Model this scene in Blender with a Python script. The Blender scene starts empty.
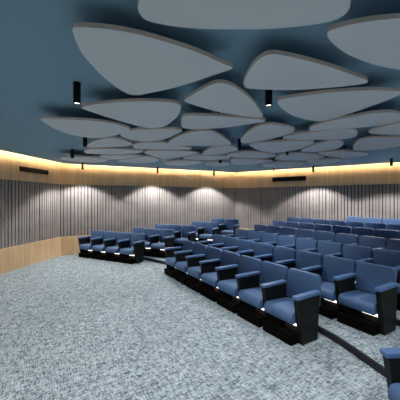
import bpy, bmesh, math, random
from mathutils import Vector

C = bpy.context.scene.collection
SC = bpy.context.scene
PI = math.pi

# ------------------------------------------------------------------ camera, world, light, exposure
EYE = 1.9
cam_d = bpy.data.cameras.new('camera'); cam = bpy.data.objects.new('camera', cam_d); C.objects.link(cam)
cam.location = (0, 0, EYE); cam.rotation_euler = (PI / 2, 0, 0)
cam_d.sensor_width = 36; cam_d.lens = 270 / 400 * 36; cam_d.clip_start = 0.05
SC.camera = cam

world = bpy.data.worlds.new('world'); SC.world = world; world.use_nodes = True
world.node_tree.nodes['Background'].inputs[0].default_value = (0.5, 0.6, 0.7, 1)
world.node_tree.nodes['Background'].inputs[1].default_value = 0.02

SC.view_settings.view_transform = 'Standard'; SC.view_settings.look = 'None'
SC.view_settings.gamma = 1; SC.view_settings.use_curve_mapping = False
SC.view_settings.exposure = 0.0
SC.cycles.max_bounces = 8; SC.cycles.diffuse_bounces = 5
SC.cycles.sample_clamp_indirect = 4.0
SC.cycles.use_denoising = True

DOWNLIGHT_POWER = 95.0          # every pendant downlight, W
DOWNLIGHT_COLOUR = (1.0, 0.97, 0.93)
COVE_STRENGTH = 95.0
COVE_COLOUR = (1.0, 0.79, 0.52)
SEAT_STRIP_STRENGTH = 2.0

# ------------------------------------------------------------------ materials
def mat(name, col, rough=0.7, spec=0.3, metal=0.0, noise=None, emit=None):
    m = bpy.data.materials.new(name); m.use_nodes = True
    nt = m.node_tree; b = nt.nodes['Principled BSDF']
    b.inputs['Base Color'].default_value = (*col, 1); b.inputs['Roughness'].default_value = rough
    b.inputs['Specular IOR Level'].default_value = spec; b.inputs['Metallic'].default_value = metal
    if emit:
        b.inputs['Emission Color'].default_value = (*emit[0], 1); b.inputs['Emission Strength'].default_value = emit[1]
    if noise:
        scale, amount, bump = noise
        tc = nt.nodes.new('ShaderNodeTexCoord'); n = nt.nodes.new('ShaderNodeTexNoise')
        n.inputs['Scale'].default_value = scale; n.inputs['Detail'].default_value = 4
        nt.links.new(tc.outputs['Object'], n.inputs['Vector'])
        r = nt.nodes.new('ShaderNodeValToRGB')
        r.color_ramp.elements[0].position = 0.3; r.color_ramp.elements[1].position = 0.7
        r.color_ramp.elements[0].color = (*[c * (1 - amount) for c in col], 1)
        r.color_ramp.elements[1].color = (*[min(1, c * (1 + amount)) for c in col], 1)
        nt.links.new(n.outputs['Fac'], r.inputs['Fac']); nt.links.new(r.outputs['Color'], b.inputs['Base Color'])
        if bump:
            bp = nt.nodes.new('ShaderNodeBump'); bp.inputs['Strength'].default_value = bump; bp.inputs['Distance'].default_value = 0.002
            nt.links.new(n.outputs['Fac'], bp.inputs['Height']); nt.links.new(bp.outputs['Normal'], b.inputs['Normal'])
    return m

def carpet_mat():
    m = bpy.data.materials.new('carpet_weave'); m.use_nodes = True
    nt = m.node_tree; b = nt.nodes['Principled BSDF']; b.inputs['Roughness'].default_value = 0.95
    b.inputs['Specular IOR Level'].default_value = 0.1
    geo = nt.nodes.new('ShaderNodeNewGeometry')
    def noise(scale, rot, detail=2):
        mp = nt.nodes.new('ShaderNodeMapping'); mp.vector_type = 'TEXTURE'; mp.inputs['Scale'].default_value = tuple(1 / v for v in scale)
        mp.inputs['Rotation'].default_value = (0, 0, rot)
        nt.links.new(geo.outputs['Position'], mp.inputs['Vector'])
        n = nt.nodes.new('ShaderNodeTexNoise'); n.inputs['Scale'].default_value = 1; n.inputs['Detail'].default_value = detail
        n.inputs['Roughness'].default_value = 0.6
        nt.links.new(mp.outputs['Vector'], n.inputs['Vector']); return n.outputs['Fac']
    def math_(op, a, b_):
        k = nt.nodes.new('ShaderNodeMath'); k.operation = op
        for i, v in enumerate((a, b_)):
            if isinstance(v, (int, float)): k.inputs[i].default_value = v
            else: nt.links.new(v, k.inputs[i])
        return k.outputs[0]
    def dashes(rot, width, height):
        mp = nt.nodes.new('ShaderNodeMapping'); mp.vector_type = 'TEXTURE'; mp.inputs['Rotation'].default_value = (0, 0, rot)
        nt.links.new(geo.outputs['Position'], mp.inputs['Vector'])
        br = nt.nodes.new('ShaderNodeTexBrick'); br.offset = 0.37; br.offset_frequency = 2; br.squash = 1.0
        br.inputs['Scale'].default_value = 1; br.inputs['Mortar Size'].default_value = 0
        br.inputs['Brick Width'].default_value = width; br.inputs['Row Height'].default_value = height
        br.inputs['Color1'].default_value = (0, 0, 0, 1); br.inputs['Color2'].default_value = (1, 1, 1, 1)
        nt.links.new(mp.outputs['Vector'], br.inputs['Vector']); return br.outputs['Color']
    a = dashes(0.546, 0.050, 0.011); c = dashes(0.546 + PI / 2, 0.050, 0.011)
    fine = noise((70, 45, 1), 0.546); big = noise((4, 9, 1), 0.546)
    s = math_('ADD', math_('MULTIPLY', a, 0.26), math_('MULTIPLY', c, 0.26))
    s = math_('ADD', s, math_('MULTIPLY', fine, 0.34)); s = math_('ADD', s, math_('MULTIPLY', big, 0.14))
    r = nt.nodes.new('ShaderNodeValToRGB'); e = r.color_ramp.elements
    e[0].position = 0.30; e[0].color = (0.085, 0.115, 0.14, 1)
    e[1].position = 0.70; e[1].color = (0.50, 0.58, 0.635, 1)
    k = e.new(0.50); k.color = (0.295, 0.365, 0.41, 1)
    nt.links.new(s, r.inputs['Fac']); nt.links.new(r.outputs['Color'], b.inputs['Base Color'])
    bp = nt.nodes.new('ShaderNodeBump'); bp.inputs['Strength'].default_value = 0.3; bp.inputs['Distance'].default_value = 0.004
    nt.links.new(s, bp.inputs['Height']); nt.links.new(bp.outputs['Normal'], b.inputs['Normal'])
    return m

def wood_mat(name, c0, c1):
    # vertical veneer boards: board tone from a long noise along the wall, grain from a stretched noise
    m = bpy.data.materials.new(name); m.use_nodes = True
    nt = m.node_tree; b = nt.nodes['Principled BSDF']; b.inputs['Roughness'].default_value = 0.5
    b.inputs['Specular IOR Level'].default_value = 0.3
    tc = nt.nodes.new('ShaderNodeTexCoord')
    mp = nt.nodes.new('ShaderNodeMapping'); mp.inputs['Scale'].default_value = (14, 14, 0.8)
    nt.links.new(tc.outputs['Object'], mp.inputs['Vector'])
    n = nt.nodes.new('ShaderNodeTexNoise'); n.inputs['Scale'].default_value = 1; n.inputs['Detail'].default_value = 5
    nt.links.new(mp.outputs['Vector'], n.inputs['Vector'])
    r = nt.nodes.new('ShaderNodeValToRGB'); e = r.color_ramp.elements
    e[0].position = 0.3; e[0].color = (*c0, 1); e[1].position = 0.7; e[1].color = (*c1, 1)
    nt.links.new(n.outputs['Fac'], r.inputs['Fac']); nt.links.new(r.outputs['Color'], b.inputs['Base Color'])
    return m

M_CARPET = carpet_mat()
M_WOOD = wood_mat('oak_veneer', (0.66, 0.44, 0.245), (0.80, 0.57, 0.345))
M_SLAT = mat('taupe_slat', (0.32, 0.29, 0.282), 0.6, 0.25, noise=(3.0, 0.12, 0))
M_BACKING = mat('dark_backing', (0.06, 0.055, 0.055), 0.9, 0.1)
M_CEIL = mat('teal_ceiling_paint', (0.25, 0.40, 0.505), 0.85, 0.15)
M_UPPER = mat('cove_paint', (0.5, 0.48, 0.44), 0.85, 0.15)
M_PANEL = mat('grey_acoustic_felt', (0.70, 0.72, 0.74), 0.9, 0.1)
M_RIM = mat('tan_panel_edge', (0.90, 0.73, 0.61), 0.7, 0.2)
M_BLACK = mat('black_metal', (0.006, 0.006, 0.007), 0.5, 0.25)
M_ARM = mat('black_laminate', (0.007, 0.008, 0.0075), 0.5, 0.22)
M_BASE = mat('shadowed_black_base', (0.003, 0.003, 0.003), 0.9, 0.05)  # black base, with the shadow under the seats put into its colour
M_FABRIC = mat('blue_upholstery', (0.070, 0.142, 0.295), 0.6, 0.45, noise=(160, 0.14, 0.25))
M_PAD = mat('blue_arm_pad', (0.085, 0.175, 0.36), 0.42, 0.6, noise=(160, 0.10, 0.15))
M_BROWN = mat('brown_kick_panel', (0.06, 0.04, 0.03), 0.7, 0.3)
M_NOSE = mat('dark_step_edge', (0.02, 0.022, 0.028), 0.6, 0.3)
M_PLAIN = mat('grey_wall_paint', (0.22, 0.21, 0.20), 0.8, 0.2)
M_LENS = mat('lamp_lens', (0.9, 0.9, 0.9), 0.4, 0.3, emit=((1.0, 0.96, 0.9), 3.0))
M_COVE = mat('cove_led', (0.9, 0.8, 0.6), 0.5, 0.2, emit=(COVE_COLOUR, COVE_STRENGTH))
M_STRIP = mat('seat_led', (0.9, 0.9, 0.9), 0.5, 0.2, emit=((1.0, 0.95, 0.88), SEAT_STRIP_STRENGTH))

# ------------------------------------------------------------------ mesh helpers
def V(*a): return Vector(a)

def add_box(bm, x0, x1, y0, y1, z0, z1):
    vs = [bm.verts.new((x, y, z)) for z in (z0, z1) for x, y in ((x0, y0), (x1, y0), (x1, y1), (x0, y1))]
    for f in ((3, 2, 1, 0), (4, 5, 6, 7), (0, 1, 5, 4), (1, 2, 6, 5), (2, 3, 7, 6), (3, 0, 4, 7)):
        bm.faces.new([vs[i] for i in f])
    return vs

def add_prism(bm, pts, z0, z1):
    # pts: list of (x, y) counter-clockwise
    a = [bm.verts.new((x, y, z0)) for x, y in pts]; b = [bm.verts.new((x, y, z1)) for x, y in pts]
    bm.faces.new(list(reversed(a))); bm.faces.new(b)
    n = len(pts)
    for i in range(n): bm.faces.new((a[i], a[(i + 1) % n], b[(i + 1) % n], b[i]))

def add_cyl(bm, x, y, z0, z1, r, n=20):
    add_prism(bm, [(x + r * math.cos(2 * PI * i / n), y + r * math.sin(2 * PI * i / n)) for i in range(n)], z0, z1)

def bevel(bm, w, seg=2):
    bmesh.ops.remove_doubles(bm, verts=bm.verts, dist=1e-5)
    es = [e for e in bm.edges if len(e.link_faces) == 2 and e.calc_face_angle(0) > 0.35]
    bmesh.ops.bevel(bm, geom=es, offset=w, segments=seg, profile=0.5, affect='EDGES', clamp_overlap=True)

def obj(name, bm, m, parent=None, smooth=False):
    bmesh.ops.recalc_face_normals(bm, faces=bm.faces)
    me = bpy.data.meshes.new(name); bm.to_mesh(me); bm.free()
    for k in (m if isinstance(m, (list, tuple)) else [m]): me.materials.append(k)
    if smooth:
        for p in me.polygons: p.use_smooth = True
        try: me.set_sharp_from_angle(angle=0.7)
        except Exception: pass
    o = bpy.data.objects.new(name, me); C.objects.link(o)
    if parent: o.parent = parent
    return o

def tag(o, label, cat, group=None):
    o['label'] = label; o['category'] = cat
    if group: o['group'] = group
    return o

def thing(name, label, cat, loc=(0, 0, 0), rotz=0, group=None):
    o = bpy.data.objects.new(name, None); C.objects.link(o); o.empty_display_size = 0.1
    o.location = loc; o.rotation_euler = (0, 0, rotz)
    return tag(o, label, cat, group)

def struct(o, label=None):
    o['kind'] = 'structure'
    if label: o['label'] = label
    return o

def smooth_closed(pts, sub=3):
    n = len(pts); out = []
    for i in range(n):
        p0, p1, p2, p3 = (Vector(pts[(i + k - 1) % n]) for k in range(4))
        # centripetal Catmull-Rom keeps the tight tips from looping
        t = [0.0]
        for a, b in ((p0, p1), (p1, p2), (p2, p3)): t.append(t[-1] + max((b - a).length, 1e-6) ** 0.5)
        for j in range(sub):
            s = t[1] + (t[2] - t[1]) * j / sub
            A1 = p0 * ((t[1] - s) / (t[1] - t[0])) + p1 * ((s - t[0]) / (t[1] - t[0]))
            A2 = p1 * ((t[2] - s) / (t[2] - t[1])) + p2 * ((s - t[1]) / (t[2] - t[1]))
            A3 = p2 * ((t[3] - s) / (t[3] - t[2])) + p3 * ((s - t[2]) / (t[3] - t[2]))
            B1 = A1 * ((t[2] - s) / (t[2] - t[0])) + A2 * ((s - t[0]) / (t[2] - t[0]))
            B2 = A2 * ((t[3] - s) / (t[3] - t[1])) + A3 * ((s - t[1]) / (t[3] - t[1]))
            q = B1 * ((t[2] - s) / (t[2] - t[1])) + B2 * ((s - t[1]) / (t[2] - t[1]))
            out.append((q.x, q.y))
    return out

def area2(pts): return sum(pts[i - 1][0] * pts[i][1] - pts[i][0] * pts[i - 1][1] for i in range(len(pts)))
def ccw(pts): return pts if area2(pts) > 0 else list(reversed(pts))

# ------------------------------------------------------------------ room shell
# plan corners, clockwise from the left front
W_FL = (-6.59, -3.0); W_L = (-4.79, 9.25); W_B = (1.6, 12.3); W_R = (8.0, 8.04); W_FR = (8.0, -3.0)
ROOM = [W_FL, W_L, W_B, W_R, W_FR]
Z_CEIL = 3.12; Z_TOP = 3.48; Z_BASE = 0.64; Z_BAND = 2.44

bm = bmesh.new(); add_prism(bm, ccw(ROOM), -0.1, 0.0)
struct(obj('floor', bm, M_CARPET), 'blue-grey woven carpet floor of the auditorium')

def offset_in(pts, d):
    pts = ccw(pts); n = len(pts); out = []
    for i in range(n):
        p0, p1, p2 = Vector(pts[i - 1]), Vector(pts[i]), Vector(pts[(i + 1) % n])
        e1 = (p1 - p0).normalized(); e2 = (p2 - p1).normalized()
        n1 = Vector((-e1.y, e1.x)); n2 = Vector((-e2.y, e2.x))
        b = (n1 + n2).normalized(); out.append(tuple(p1 + b * (d / max(0.2, b.dot(n1)))))
    return out

CEIL_POLY = offset_in(ROOM, 0.30)
bm = bmesh.new(); add_prism(bm, CEIL_POLY, Z_CEIL, Z_CEIL + 0.06)
struct(obj('ceiling', bm, M_CEIL), 'dark teal dropped ceiling with a lit cove along its edge')
bm = bmesh.new(); add_prism(bm, ccw(ROOM), Z_TOP, Z_TOP + 0.08)
struct(obj('ceiling', bm, M_UPPER), 'upper ceiling above the cove')

def wall_frame(p, q):
    p, q = Vector(p), Vector(q); d = q - p; L = d.length
    inside = Vector((0.5, 4.0))
    if Vector((-d.y, d.x)).dot(inside - p) < 0: p, q = q, p; d = q - p
    # local x along the wall, local y into the room
    return p, math.atan2(d.y, d.x), L

rng = random.Random(7)
def wall(side, p, q, dressed=True):
    p, rz, L = wall_frame(p, q)
    bm = bmesh.new(); add_box(bm, -0.1, L + 0.1, -0.20, -0.03, -0.1, Z_TOP + 0.08)
    w = struct(obj('wall_' + side, bm, M_BACKING if dressed else M_PLAIN), None)
    w.location = (p.x, p.y, 0); w.rotation_euler = (0, 0, rz)
    if not dressed: return w
    bm = bmesh.new(); x = 0.0
    while x < L - 0.04:
        ww = rng.choice((0.065, 0.075, 0.085, 0.095)); ww = min(ww, L - x)
        add_box(bm, x, x + ww, -0.032, rng.choice((-0.006, 0.0, 0.003)), Z_BASE - 0.02, Z_BAND + 0.02)
        x += ww + rng.choice((0.020, 0.025, 0.032))
    o = obj('slat_cladding', bm, M_SLAT, w); o['label'] = 'vertical taupe slats'
    bm = bmesh.new(); x = 0.0
    while x < L - 1e-4:
        b = min(x + 1.2, L); add_box(bm, x + 0.002, b - 0.002, -0.03, 0.03, 0.0, Z_BASE); x = b
    o = obj('baseboard_' + side, bm, M_WOOD); struct(o); o.location = w.location; o.rotation_euler = w.rotation_euler
    bm = bmesh.new(); x = 0.0
    while x < L - 1e-4:
        b = min(x + 1.2, L); add_box(bm, x + 0.0015, b - 0.0015, -0.03, 0.03, Z_BAND, Z_TOP); x = b
    k = {'left': 1, 'back': 2, 'far_right': 3}[side]
    o = obj('trim_%d' % k, bm, M_WOOD); struct(o); o.location = w.location; o.rotation_euler = w.rotation_euler
    return w

WL = wall('left', W_FL, W_L); WB = wall('back', W_L, W_B); WR = wall('far_right', W_B, W_R)
wall('right', W_R, W_FR, False); wall('front', W_FR, W_FL, False)

# linear LED strips lying on top of the dropped ceiling's edge, washing the oak band
def cove(i, label):
    a = Vector(CP[i]); b = Vector(CP[(i + 1) % 5]); d = (b - a); L = d.length
    bm = bmesh.new(); add_box(bm, 0.05, L - 0.05, 0.02, 0.06, 0.0, 0.03)
    o = obj('cove_light_strip', bm, M_COVE)
    o.location = (a.x, a.y, Z_CEIL + 0.06); o.rotation_euler = (0, 0, math.atan2(d.y, d.x))
    return tag(o, label, 'light strip', 'cove light strips')
CP = CEIL_POLY
# CEIL_POLY is counter-clockwise, so find each edge by the wall it runs along
for nm, (p, q) in (('left', (W_FL, W_L)), ('back', (W_L, W_B)), ('far right', (W_B, W_R))):
    mid = (Vector(p) + Vector(q)) / 2
    i = min(range(5), key=lambda i: ((Vector(CP[i]) + Vector(CP[(i + 1) % 5])) / 2 - mid).length)
    cove(i, 'warm light strip above ceiling edge, washing the oak band of the %s wall' % nm)

# ------------------------------------------------------------------ seating layout
u = Vector((-0.52, 0.854)); u.normalize(); w = Vector((u.y, -u.x))       # big block: along the row (away), and backwards
wl = Vector((0.45, 0.893)).normalized(); el = Vector((wl.y, -wl.x))       # left block: backwards, and along the row to the right
wn = Vector((0.995, 0.10)).normalized(); en = Vector((wn.y, -wn.x))
PITCH = 0.588; RISE = 0.08; DEPTH = 1.02
ROW1 = 2.86                                                             # p.w of the front row's arm fronts
FAR_END = [6.46, 6.54, 6.78, 7.00, 7.14, 7.32, 5.55]
COUNT = [7, 8, 9, 8, 8, 7, 4]
def LEFT_END(k): return Vector([(-1.74, 8.42), (-0.87, 8.90), (-0.16, 9.40), (0.68, 9.92), (1.48, 10.38), (2.24, 10.9)][k])
LEFT_COUNT = [4, 3, 3, 2, 2]

# ------------------------------------------------------------------ tiers
def seg_wall(p, d):
    a, b = Vector(W_L), Vector(W_B); e = b - a
    det = d.x * (-e.y) + e.x * d.y
    t = ((a.x - p.x) * (-e.y) + e.x * (a.y - p.y)) / det
    return p + d * t
def riser_line(k):                     # k = 1 is the first step up (in front of the second row)
    AL = LEFT_END(k - 1) + wl * 0.14
    L0 = seg_wall(AL, -el)
    d = 3.50 + DEPTH * (k - 1)
    AR = w * d + u * (6.58 + 0.17 * (k - 1)); BR = w * d + u * (2.30 - 0.5 * (k - 1))
    BN = Vector((2.1, 2.5)) + Vector((1.02, 0.25)) * (k - 1)
    pts = [L0, AL, AR, BR]
    if BN.x < 7.3:
        pts += [BN, Vector((BN.x + 0.1 * (BN.y + 3.0), -2.995))]
        rest = [Vector((7.995, -2.995)), Vector((7.995, W_R[1] - 0.02))]
    else:
        pts += [Vector((7.995, BR.y - (7.995 - BR.x) * 1.6))]; rest = [Vector((7.995, W_R[1] - 0.02))]
    return pts, rest
def round_line(pts, r=0.35, n=5):
    out = [pts[0]]
    for i in range(1, len(pts) - 1):
        a, b, c = pts[i - 1], pts[i], pts[i + 1]
        ra = min(r, (a - b).length * 0.45); rc = min(r, (c - b).length * 0.45)
        p = b + (a - b).normalized() * ra; q = b + (c - b).normalized() * rc
        for j in range(n + 1):
            t = j / n; out.append(p * (1 - t) ** 2 + b * (2 * t * (1 - t)) + q * t ** 2)
    return out + [pts[-1]]
for k in range(1, 7):
    pts, rest = riser_line(k); line = round_line(pts)
    poly = line + rest + [Vector((W_B[0], W_B[1] - 0.02))]
    bm = bmesh.new(); add_prism(bm, ccw([(p.x, p.y) for p in poly]), (k - 1) * RISE + 0.0005, k * RISE)
    struct(obj('floor', bm, M_CARPET), 'carpeted seating step')
    bm = bmesh.new(); t = 0.022
    L, R = [], []
    for i, p in enumerate(line):
        a = line[max(0, i - 1)]; b = line[min(len(line) - 1, i + 1)]; d = (b - a).normalized(); n = Vector((d.y, -d.x))
        if n.dot(Vector((-1, -0.6))) < 0: n = -n
        L.append(p + n * t); R.append(p - n * 0.012)
    z0, z1 = (k - 1) * RISE, k * RISE + 0.004
    rows = [[bm.verts.new((q.x, q.y, z)) for q, z in ((a, z0), (a, z1), (b, z1), (b, z0))] for a, b in zip(L, R)]
    for i in range(len(rows) - 1):
        for j in range(4): bm.faces.new((rows[i][j], rows[i][(j + 1) % 4], rows[i + 1][(j + 1) % 4], rows[i + 1][j]))
    bm.faces.new(rows[0]); bm.faces.new(rows[-1])
    struct(obj('trim_%d' % (k + 3), bm, M_NOSE), 'dark edge strip of a seating step')

# ------------------------------------------------------------------ chairs
HW = PITCH / 2
def seat_bm():
    bm = bmesh.new()
    # side profile (y, z) swept across the width: rounded nose, slight fall to the back
    prof = [(0.015, 0.262), (-0.012, 0.30), (-0.014, 0.355), (0.012, 0.402), (0.055, 0.417), (0.26, 0.408), (0.49, 0.395), (0.49, 0.275), (0.26, 0.262)]
    a = [bm.verts.new((-HW + 0.046, y, z)) for y, z in prof]; b = [bm.verts.new((HW - 0.046, y, z)) for y, z in prof]
    bm.faces.new(a); bm.faces.new(list(reversed(b)))
    n = len(prof)
    for i in range(n): bm.faces.new((a[i], b[i], b[(i + 1) % n], a[(i + 1) % n]))
    bmesh.ops.recalc_face_normals(bm, faces=bm.faces)
    es = [e for e in bm.edges if abs(e.verts[0].co.x - e.verts[1].co.x) < 1e-6]
    bmesh.ops.bevel(bm, geom=es, offset=0.012, segments=2, profile=0.5, affect='EDGES', clamp_overlap=True)
    return bm
def back_bm():
    bm = bmesh.new()
    x1 = HW - 0.018; r = 0.065; z0, z1 = 0.40, 0.835
    out = [(-x1, z0), (x1, z0)]
    for i in range(6):
        a = PI / 2 * i / 5; out.append((x1 - r + r * math.cos(a), z1 - r + r * math.sin(a)))
    for i in range(6):
        a = PI / 2 + PI / 2 * i / 5; out.append((-x1 + r + r * math.cos(a), z1 - r + r * math.sin(a)))
    def lean(z): return 0.490 + 0.04 * (z - z0) / (z1 - z0)
    f = [bm.verts.new((x, lean(z), z)) for x, z in out]; g = [bm.verts.new((x, lean(z) + 0.075, z)) for x, z in out]
    bm.faces.new(f); bm.faces.new(list(reversed(g)))
    n = len(out)
    for i in range(n): bm.faces.new((f[i], g[i], g[(i + 1) % n], f[(i + 1) % n]))
    bmesh.ops.recalc_face_normals(bm, faces=bm.faces)
    es = [e for e in bm.edges if len(e.link_faces) == 2 and e.calc_face_angle(0) > 0.9]
    bmesh.ops.bevel(bm, geom=es, offset=0.014, segments=2, profile=0.5, affect='EDGES', clamp_overlap=True)
    return bm
def panel_bm(x):
    bm = bmesh.new(); t = 0.036
    prof = [(0.115, 0.0), (0.42, 0.0), (0.482, 0.60), (0.012, 0.60)]
    a = [bm.verts.new((x - t, y, z)) for y, z in prof]; b = [bm.verts.new((x + t, y, z)) for y, z in prof]
    bm.faces.new(a); bm.faces.new(list(reversed(b)))
    for i in range(4): bm.faces.new((a[i], b[i], b[(i + 1) % 4], a[(i + 1) % 4]))
    bmesh.ops.recalc_face_normals(bm, faces=bm.faces); bevel(bm, 0.006, 1)
    return bm
def pad_bm(x):
    bm = bmesh.new(); add_box(bm, x - 0.047, x + 0.047, -0.006, 0.488, 0.602, 0.650); bevel(bm, 0.014, 2)
    return bm
def pedestal_bm():
    bm = bmesh.new()
    add_box(bm, -HW + 0.04, 0.03, 0.03, 0.40, 0.14, 0.255)
    return bm
def plate_bm():
    bm = bmesh.new(); add_box(bm, -HW + 0.037, HW - 0.037, -0.025, 0.40, 0.0, 0.14); return bm  # low base box, its black also standing in for the seat's shadow
def kick_bm():
    bm = bmesh.new(); add_box(bm, 0.03, HW - 0.037, 0.12, 0.15, 0.14, 0.215); return bm
def strip_bm():
    bm = bmesh.new(); add_box(bm, 0.04, HW - 0.04, 0.10, 0.15, 0.222, 0.248); return bm

def make_chair(ends):
    t = thing('auditorium_chair', 'chair', 'chair')
    obj('seat', seat_bm(), M_FABRIC, t, True)
    obj('backrest', back_bm(), M_FABRIC, t, True)
    for x in ends:
        p = obj('arm_panel', panel_bm(x), M_ARM, t, True)
        obj('armrest_pad', pad_bm(x), M_PAD, p, True)
    obj('pedestal', pedestal_bm(), M_BASE, t)
    obj('base_plate', plate_bm(), M_BASE, t)
    obj('kick_panel', kick_bm(), M_BROWN, t)
    s = obj('light_strip', strip_bm(), M_STRIP, t); s['label'] = 'white light strip under the seat'
    return t
PROTO = {False: make_chair((HW,)), True: make_chair((HW, -HW))}
used = set()
def place_chair(both, p, z, rz, label, group):
    src = PROTO[both]
    if both not in used:
        used.add(both); r = src
    else:
        r = src.copy(); C.objects.link(r)
        for ch in list(src.children):
            c = ch.copy(); C.objects.link(c); c.parent = r
            for g in list(ch.children):
                d = g.copy(); C.objects.link(d); d.parent = c
    r.location = (p.x, p.y, z); r.rotation_euler = (0, 0, rz); r['label'] = label; r['group'] = group
    return r

ORD = ['first', 'second', 'third', 'fourth', 'fifth', 'sixth', 'seventh', 'eighth', 'ninth']
ROWN = ['front row', 'second row', 'third row', 'fourth row', 'fifth row', 'sixth row', 'rearmost row']
RZ = math.atan2(-u.y, -u.x)
for k in range(7):
    for i in range(COUNT[k]):
        c = w * (ROW1 + DEPTH * k) + u * (FAR_END[k] - HW - PITCH * i)
        if i == 0: lab = 'blue auditorium chair at the far aisle end of the big right block\'s %s' % ROWN[k]
        elif k < 2 and i == COUNT[k] - 1: lab = 'blue auditorium chair at the near aisle end of the big right block\'s %s' % ROWN[k]
        else: lab = 'blue auditorium chair, %s from the far aisle in the right block\'s %s' % (ORD[i], ROWN[k])
        place_chair(i == 0, c, RISE * k, RZ, lab, 'blue auditorium chairs in rows')
RZL = math.atan2(el.y, el.x)
for k in range(5):
    for i in range(LEFT_COUNT[k]):
        c = LEFT_END(k) - wl * 0.50 - el * (HW + PITCH * i)
        n = LEFT_COUNT[k]
        if i == 0: lab = 'blue auditorium chair at the aisle end of the left block\'s %s' % (ROWN[k] if k < 4 else 'rearmost row')
        elif i == n - 1: lab = 'blue auditorium chair at the wall end of the left block\'s %s' % (ROWN[k] if k < 4 else 'rearmost row')
        else: lab = 'blue auditorium chair, %s from the aisle in the left block\'s %s' % (ORD[i], ROWN[k])
        place_chair(i == n - 1, c, RISE * k, RZL, lab, 'blue auditorium chairs in rows')
RZN = math.atan2(en.y, en.x)
place_chair(True, Vector((1.525, 2.24)) + en * HW, 0.0, RZN, 'blue auditorium chair cut off by the photo\'s bottom right corner', 'blue auditorium chairs in rows')

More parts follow.
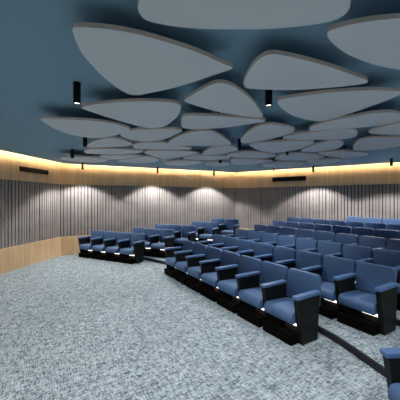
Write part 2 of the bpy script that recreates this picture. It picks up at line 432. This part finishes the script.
# ------------------------------------------------------------------ ceiling panels
PANEL_OUTLINES = [
    [(-0.327,1.433),(-0.339,1.491),(-0.312,1.56),(-0.219,1.6),(-0.102,1.626),(0.036,1.642),(0.201,1.645),(0.401,1.642),(0.559,1.623),(0.707,1.591),(0.783,1.555),(0.814,1.505),(0.801,1.438),(0.74,1.35),(0.604,1.254),(0.397,1.19),(0.175,1.18),(-0.045,1.221),(-0.219,1.312),(-0.297,1.383)],
    [(-0.778,1.647),(-0.764,1.631),(-0.746,1.625),(-0.723,1.626),(-0.606,1.635),(-0.418,1.684),(-0.224,1.777),(-0.004,1.91),(0.175,2.059),(0.234,2.103),(0.254,2.127),(0.24,2.157),(0.187,2.194),(-0.004,2.34),(-0.251,2.507),(-0.486,2.624),(-0.604,2.674),(-0.682,2.669),(-0.726,2.612),(-0.797,2.39),(-0.834,2.096),(-0.832,1.872),(-0.795,1.702)],
    [(0.803,1.704),(0.794,1.662),(0.833,1.631),(0.972,1.576),(1.146,1.547),(1.314,1.543),(1.498,1.586),(1.733,1.733),(1.922,1.937),(1.955,2.111),(1.821,2.185),(1.596,2.155),(1.431,2.111),(1.255,2.035),(1.04,1.918),(0.864,1.776)],
    [(0.411,2.485),(0.389,2.4),(0.393,2.211),(0.422,2.035),(0.474,1.939),(0.528,1.926),(0.597,1.941),(0.789,2.01),(1.048,2.127),(1.317,2.272),(1.445,2.344),(1.478,2.376),(1.478,2.404),(1.388,2.45),(1.171,2.509),(0.939,2.548),(0.622,2.543),(0.495,2.521),(0.437,2.512)],
    [(0.818,2.851),(0.825,2.802),(0.882,2.769),(1.136,2.644),(1.431,2.576),(1.673,2.56),(1.917,2.588),(1.985,2.615),(1.998,2.644),(1.981,2.674),(1.95,2.822),(1.88,3.049),(1.762,3.327),(1.615,3.545),(1.527,3.554),(1.427,3.519),(1.146,3.327),(0.878,2.987)],
    [(-0.163,2.836),(-0.144,2.78),(-0.049,2.632),(0.069,2.47),(0.134,2.408),(0.196,2.4),(0.271,2.442),(0.411,2.612),(0.552,2.836),(0.721,3.191),(0.78,3.343),(0.769,3.404),(0.693,3.404),(0.428,3.304),(0.175,3.155),(-0.055,2.965),(-0.149,2.871)],
    [(-1.34,3.052),(-1.29,3.003),(-1.083,2.925),(-0.706,2.845),(-0.423,2.854),(-0.268,2.895),(-0.221,2.987),(-0.239,3.191),(-0.338,3.51),(-0.534,3.847),(-0.725,3.916),(-0.905,3.759),(-1.077,3.523),(-1.238,3.277),(-1.317,3.12)],
    [(-2.043,3.458),(-1.98,3.45),(-1.862,3.467),(-1.56,3.51),(-1.325,3.577),(-1.163,3.695),(-1.054,3.847),(-1.033,3.972),(-1.144,4.148),(-1.336,4.32),(-1.527,4.457),(-1.677,4.529),(-1.875,4.5),(-2.04,4.32),(-2.117,4.011),(-2.094,3.671)],
    [(-1.285,4.353),(-1.143,4.142),(-0.951,4.011),(-0.742,3.966),(-0.586,3.955),(-0.404,3.966),(-0.282,4.011),(-0.271,4.07),(-0.447,4.388),(-0.659,4.68),(-0.815,4.784),(-0.963,4.816),(-1.098,4.743),(-1.236,4.573)],
    [(-0.257,3.695),(-0.221,3.416),(-0.173,3.335),(0.062,3.327),(0.376,3.383),(0.637,3.441),(0.804,3.501),(0.862,3.554),(0.829,3.609),(0.622,3.729),(0.359,3.873),(0.0,3.966),(-0.183,3.955),(-0.252,3.873)],
    [(-0.584,4.926),(-0.44,4.566),(-0.244,4.255),(-0.03,4.081),(0.136,4.07),(0.312,4.32),(0.468,4.68),(0.576,5.014),(0.56,5.124),(0.288,5.181),(0.0,5.2),(-0.38,5.133),(-0.56,5.041)],
    [(0.723,4.808),(0.72,4.32),(0.777,3.994),(0.86,3.744),(0.997,3.714),(1.191,3.805),(1.362,3.933),(1.404,4.011),(1.417,4.16),(1.314,4.436),(1.171,4.649),(1.026,4.816),(0.873,4.909),(0.764,4.909)],
    [(1.386,4.529),(1.428,4.333),(1.558,4.229),(1.759,4.129),(1.931,4.011),(2.184,3.944),(2.338,4.046),(2.479,4.255),(2.554,4.478),(2.468,4.596),(2.242,4.657),(1.945,4.688),(1.638,4.657),(1.449,4.603)],
    [(0.932,5.032),(1.073,4.909),(1.3,4.841),(1.574,4.776),(1.952,4.792),(2.066,4.858),(2.072,5.133),(2.039,5.506),(1.921,5.731),(1.752,5.912),(1.591,5.924),(1.316,5.731),(1.052,5.359)],
    [(1.608,3.983),(1.602,3.81),(1.661,3.661),(1.776,3.488),(1.931,3.363),(2.02,3.265),(2.13,3.213),(2.265,3.202),(2.427,3.277),(2.584,3.404),(2.633,3.554),(2.586,3.685),(2.452,3.795),(2.276,3.889),(2.051,3.955),(1.818,4.023),(1.678,4.046)],
    [(2.593,4.148),(2.585,4.0),(2.621,3.826),(2.684,3.623),(2.795,3.51),(3.04,3.6),(3.366,3.9),(3.539,4.191),(3.451,4.333),(3.2,4.32),(2.951,4.307),(2.75,4.255)],
    [(3.002,5.298),(2.853,4.97),(2.774,4.696),(2.81,4.544),(3.078,4.493),(3.302,4.457),(3.622,4.486),(3.952,4.68),(4.13,4.979),(4.023,5.124),(3.873,5.229),(3.758,5.484),(3.565,5.661),(3.305,5.684)],
    [(2.154,5.731),(2.147,5.318),(2.2,4.97),(2.307,4.792),(2.442,4.743),(2.616,4.926),(2.751,5.268),(2.775,5.571),(2.616,5.766),(2.372,5.874),(2.232,5.85)],
    [(2.633,5.974),(2.811,5.838),(3.109,5.79),(3.38,5.85),(3.689,6.0),(3.843,6.158),(3.841,6.382),(3.693,6.561),(3.418,6.592),(3.101,6.44),(2.812,6.199)],
    [(1.931,6.933),(1.847,6.353),(1.957,6.039),(2.197,5.962),(2.46,6.039),(2.774,6.268),(3.032,6.576),(2.979,6.816),(2.795,7.02),(2.626,7.091),(2.435,7.145),(2.196,7.145)],
    [(0.069,6.185),(0.155,5.594),(0.294,5.298),(0.501,5.2),(0.677,5.298),(0.786,5.583),(0.65,5.85),(0.443,6.131),(0.209,6.282)],
    [(0.644,6.44),(0.717,6.144),(0.89,5.937),(1.11,5.874),(1.432,5.949),(1.714,6.171),(1.769,6.455),(1.602,6.654),(1.312,6.686),(0.983,6.638)],
    [(0.842,7.332),(0.845,6.916),(1.136,6.816),(1.42,6.849),(1.682,6.985),(1.943,7.237),(1.83,7.488),(1.647,7.736),(1.461,7.888),(1.197,7.977),(0.959,7.844)],
    [(-0.429,6.816),(-0.265,6.5),(-0.012,6.339),(0.282,6.339),(0.572,6.44),(0.743,6.686),(0.615,6.916),(0.312,7.02),(0.0,7.002),(-0.257,6.95)],
    [(-1.311,5.268),(-1.198,5.014),(-1.053,4.901),(-0.903,4.875),(-0.743,4.892),(-0.565,5.005),(-0.329,5.219),(-0.167,5.442),(-0.256,5.538),(-0.569,5.583),(-0.875,5.56),(-1.146,5.528),(-1.295,5.463)],
    [(-1.226,5.912),(-1.082,5.731),(-0.895,5.684),(-0.581,5.707),(-0.235,5.778),(-0.044,5.962),(-0.15,6.24),(-0.409,6.5),(-0.688,6.75),(-0.911,6.832),(-1.072,6.576),(-1.163,6.282)],
    [(-2.202,5.249),(-1.991,4.909),(-1.73,4.649),(-1.543,4.529),(-1.426,4.529),(-1.324,4.704),(-1.249,5.032),(-1.302,5.133),(-1.501,5.229),(-1.727,5.298),(-1.985,5.359),(-2.148,5.369)],
    [(-2.487,5.79),(-2.336,5.583),(-2.141,5.506),(-1.825,5.474),(-1.59,5.538),(-1.279,5.661),(-1.23,5.826),(-1.425,6.013),(-1.741,6.104),(-2.048,6.144),(-2.316,6.131),(-2.51,6.052)],
    [(-3.491,6.686),(-3.084,6.53),(-2.734,6.561),(-2.526,6.686),(-2.43,7.055),(-2.627,7.389),(-2.948,7.508),(-3.267,7.351),(-3.519,7.091)],
    [(-2.392,6.426),(-2.202,6.324),(-1.908,6.282),(-1.555,6.268),(-1.37,6.324),(-1.579,6.561),(-1.859,6.783),(-2.126,6.916),(-2.364,6.899),(-2.439,6.686)],
    [(-2.227,7.2),(-1.771,6.832),(-1.458,6.561),(-1.249,6.485),(-1.12,6.576),(-1.055,6.95),(-1.198,7.351),(-1.518,7.589),(-1.883,7.589),(-2.179,7.448)],
    [(-1.006,7.651),(-0.67,7.237),(-0.318,7.163),(0.0,7.275),(0.083,7.508),(-0.146,7.91),(-0.544,8.163),(-0.897,8.069)],
    [(0.146,7.888),(0.327,7.351),(0.599,7.351),(0.841,7.693),(0.795,8.259),(0.439,8.458)],
    [(1.853,8.069),(2.091,7.528),(2.476,7.429),(2.908,7.548),(3.045,7.757),(2.967,8.259),(2.663,8.561),(2.22,8.561)],
    [(2.898,7.312),(3.12,7.02),(3.399,6.849),(3.674,6.985),(3.712,7.37),(3.6,7.714),(3.36,7.888)],
]

PANEL_LABELS = [
    'leaf-shaped grey ceiling panel cut off by the photo\'s top edge',
    'big leaf-shaped grey ceiling panel nearest the viewer at upper left, pointing right',
    'leaf-shaped grey ceiling panel cut off at the upper right corner of the photo',
    'rounded triangular grey ceiling panel just above the downlight right of centre',
    'wide grey ceiling panel at right, directly behind the downlight right of centre',
    'teardrop grey ceiling panel between two big ones at centre, its point to the right',
    'grey ceiling panel right of the nearest left downlight, behind the big upper-left one',
    'leftmost grey ceiling panel, leaf-shaped, below the nearest left downlight',
    'flat almond grey ceiling panel left of centre, touching two leaf-shaped ones in front',
    'blunt-ended flat grey ceiling panel at centre, behind the teardrop one',
    'domed grey ceiling panel left of the small downlight at ceiling centre',
    'almond grey ceiling panel right of the small downlight at ceiling centre',
    'long flat grey ceiling panel with a blunt right end, right of centre',
    'flat leaf-shaped grey ceiling panel behind the almond one right of centre',
    'long rising grey ceiling panel at right, behind the wide one by the downlight',
    'pointed grey ceiling panel cut by the right edge, upper of two there',
    'blunt grey ceiling panel cut by the right edge, lower of two there',
    'small grey ceiling panel with a rounded right end, left of the lower right-edge one',
    'flat far grey ceiling panel at right, nearest the right wall\'s downlight',
    'far grey ceiling panel hiding the top of a small downlight right of centre',
    'small domed grey ceiling panel straight below the small centre downlight',
    'thin grey ceiling panel just right and behind the small centre downlight',
    'thin far grey ceiling panel right of the half-hidden downlight at centre',
    'thin far grey ceiling panel left of the half-hidden downlight at centre',
    'long thin grey ceiling panel behind the flat almond one left of centre',
    'leaf-shaped far grey ceiling panel behind the long thin one left of centre',
    'grey ceiling panel touching the second left downlight, on its right',
    'thin pointed grey ceiling panel behind and right of the second left downlight',
    'farthest left grey ceiling panel, beside the third left downlight',
    'thin far grey ceiling panel, second from left in the rear of the group',
    'wide far grey ceiling panel left of the back wall\'s middle downlight',
    'rearmost grey ceiling panel between the back wall\'s two downlights',
    'rearmost grey ceiling panel above the back wall\'s right downlight',
    'rearmost grey ceiling panel above the right wall\'s dark air grille',
    'rearmost grey ceiling panel farthest right, by the downlight near the right wall',
]
Z_P = 2.94
for pts, lab in zip(PANEL_OUTLINES, PANEL_LABELS):
    cx = sum(p[0] for p in pts) / len(pts); cy = sum(p[1] for p in pts) / len(pts)
    t = thing('ceiling_panel', lab, 'ceiling panel', (cx, cy, Z_P), 0, 'leaf-shaped ceiling panels')
    loc = ccw(smooth_closed([(x - cx, y - cy) for x, y in pts]))
    bm = bmesh.new(); add_prism(bm, loc, 0.0, 0.032)
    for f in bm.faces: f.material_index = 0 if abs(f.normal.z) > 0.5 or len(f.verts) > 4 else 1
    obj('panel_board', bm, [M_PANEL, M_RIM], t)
    for rx, ry in ((-0.11, 0.10), (0.11, 0.10), (0.0, 0.0)):
        bm = bmesh.new(); add_cyl(bm, rx, ry, 0.032, Z_CEIL - Z_P, 0.006, 8)
        obj('suspension_rod', bm, M_BLACK, t)

# ------------------------------------------------------------------ downlights
def downlight(x, y, label, power=1.0, cone=104, zb=2.90, r=0.037):
    t = thing('pendant_downlight', label, 'downlight', (x, y, zb), 0, 'black cylinder downlights')
    bm = bmesh.new(); n = 24; H = Z_CEIL - zb
    rings = [(r, 0.0), (r, H), ]
    ring = lambda rr, z: [bm.verts.new((rr * math.cos(2 * PI * i / n), rr * math.sin(2 * PI * i / n), z)) for i in range(n)]
    a = ring(r - 0.004, 0.018); b = ring(r - 0.003, 0.0); c = ring(r, 0.0); d = ring(r, H)
    for p, q in ((a, b), (b, c), (c, d)):
        for i in range(n): bm.faces.new((p[i], p[(i + 1) % n], q[(i + 1) % n], q[i]))
    bm.faces.new(d); bm.faces.new(list(reversed(a)))
    obj('lamp_body', bm, M_BLACK, t, True)
    bm = bmesh.new(); add_cyl(bm, 0, 0, 0.012, 0.017, r - 0.005, 20)
    o = obj('lamp_lens', bm, M_LENS, t); o['label'] = 'glowing lens'
    ld = bpy.data.lights.new('spot', 'SPOT'); ld.energy = DOWNLIGHT_POWER * power; ld.color = DOWNLIGHT_COLOUR
    ld.spot_size = math.radians(cone); ld.spot_blend = 0.3; ld.shadow_soft_size = 0.03
    l = bpy.data.objects.new('lamp_light', ld); C.objects.link(l); l.parent = t; l.location = (0, 0, -0.012)
    return t
downlight(-1.28, 2.81, 'black cylinder downlight nearest the viewer at left, near the big panel', 1.0)
downlight(0.73, 2.87, 'black cylinder downlight right of centre, below the rounded triangular panel', 1.0)
downlight(-2.15, 5.05, 'black downlight at left touching a grey panel, second from the viewer', 1.0)
downlight(-3.05, 6.45, 'black downlight at far left hanging before the farthest left panel', 1.0)
downlight(-3.85, 8.85, 'black downlight close to the back wall, just right of the left corner', 2.2, 120)
downlight(-1.57, 10.0, 'black downlight by the back wall, middle of its three', 2.5, 120)
downlight(0.57, 11.02, 'black downlight by the back wall, rightmost of its three', 2.5, 120)
downlight(0.79, 5.40, 'small black downlight at the centre of the ceiling among grey panels', 1.0)
downlight(0.55, 7.28, 'half-hidden black downlight behind thin panels at centre', 1.0)
downlight(1.92, 5.95, 'small black downlight right of centre, its top hidden by a panel', 1.0)
downlight(2.55, 9.31, 'black downlight left of and above the right wall\'s dark air grille', 0.7, 90)
downlight(4.04, 9.64, 'black downlight near the right end of the dark air grille', 2.5, 120)
downlight(5.60, 7.90, 'black downlight farthest right, before the oak band of the right wall', 2.6, 128)
# more of the same fittings, added out of view to light the room
OUT = [(-2.6, 1.2), (-0.7, 0.9), (1.3, 0.9), (3.2, 1.6), (5.0, 3.0), (6.6, 5.2), (-4.75, 5.6), (-4.6, 2.9), (-2.2, -1.0), (0.6, -1.2), (3.4, -0.8), (6.4, 1.0)]
for i, (x, y) in enumerate(OUT):
    downlight(x, y, 'black cylinder downlight overhead, outside the photo\'s frame', 0.5 if x < -4 else 0.75 if x < 0 else 1.0, 118)

# ------------------------------------------------------------------ air grilles in the oak band
def grille(wall_o, x0, x1, z0, z1, label):
    t = thing('air_grille', label, 'air grille', wall_o.matrix_basis @ Vector(((x0 + x1) / 2, 0.03, z0)), wall_o.rotation_euler[2], 'air grilles')
    W = (x1 - x0) / 2; H = z1 - z0
    bm = bmesh.new(); f = 0.02
    add_box(bm, -W, W, 0, 0.035, 0, f); add_box(bm, -W, W, 0, 0.035, H - f, H)
    add_box(bm, -W, -W + f, 0, 0.035, f, H - f); add_box(bm, W - f, W, 0, 0.035, f, H - f)
    obj('frame', bm, M_BLACK, t)
    bm = bmesh.new(); add_box(bm, -W + f, W - f, 0.0, 0.006, f, H - f); obj('back_panel', bm, M_BLACK, t)
    for j in range(2):
        z = f + (H - 2 * f) * (j + 1) / 3
        bm = bmesh.new(); add_box(bm, -W + f, W - f, 0.008, 0.03, z - 0.006, z + 0.006); obj('blade', bm, M_BLACK, t)
bpy.context.view_layer.update()
def on_wall(wall_o, px):               # where the sight line at that image column meets the wall, as wall x
    o = wall_o.location; a = wall_o.rotation_euler[2]; d = Vector((math.cos(a), math.sin(a))); n = Vector((-d.y, d.x))
    s = (px - 200) / 270; q = Vector((o.x, o.y)) + n * 0.03
    # (s, 1) * t = q + d * x
    det = s * (-d.y) + d.x
    x = (s * q.y - q.x) / (d.x - s * d.y)
    return x
GL = sorted((on_wall(WL, 19.5), on_wall(WL, 47.5))); GR = sorted((on_wall(WR, 272.5), on_wall(WR, 306)))
grille(WL, GL[0], GL[1], 2.70, 2.84, 'long dark air grille in the oak band of the left wall')
grille(WR, GR[0], GR[1], 2.66, 2.84, 'long dark air grille in the oak band of the right wall')
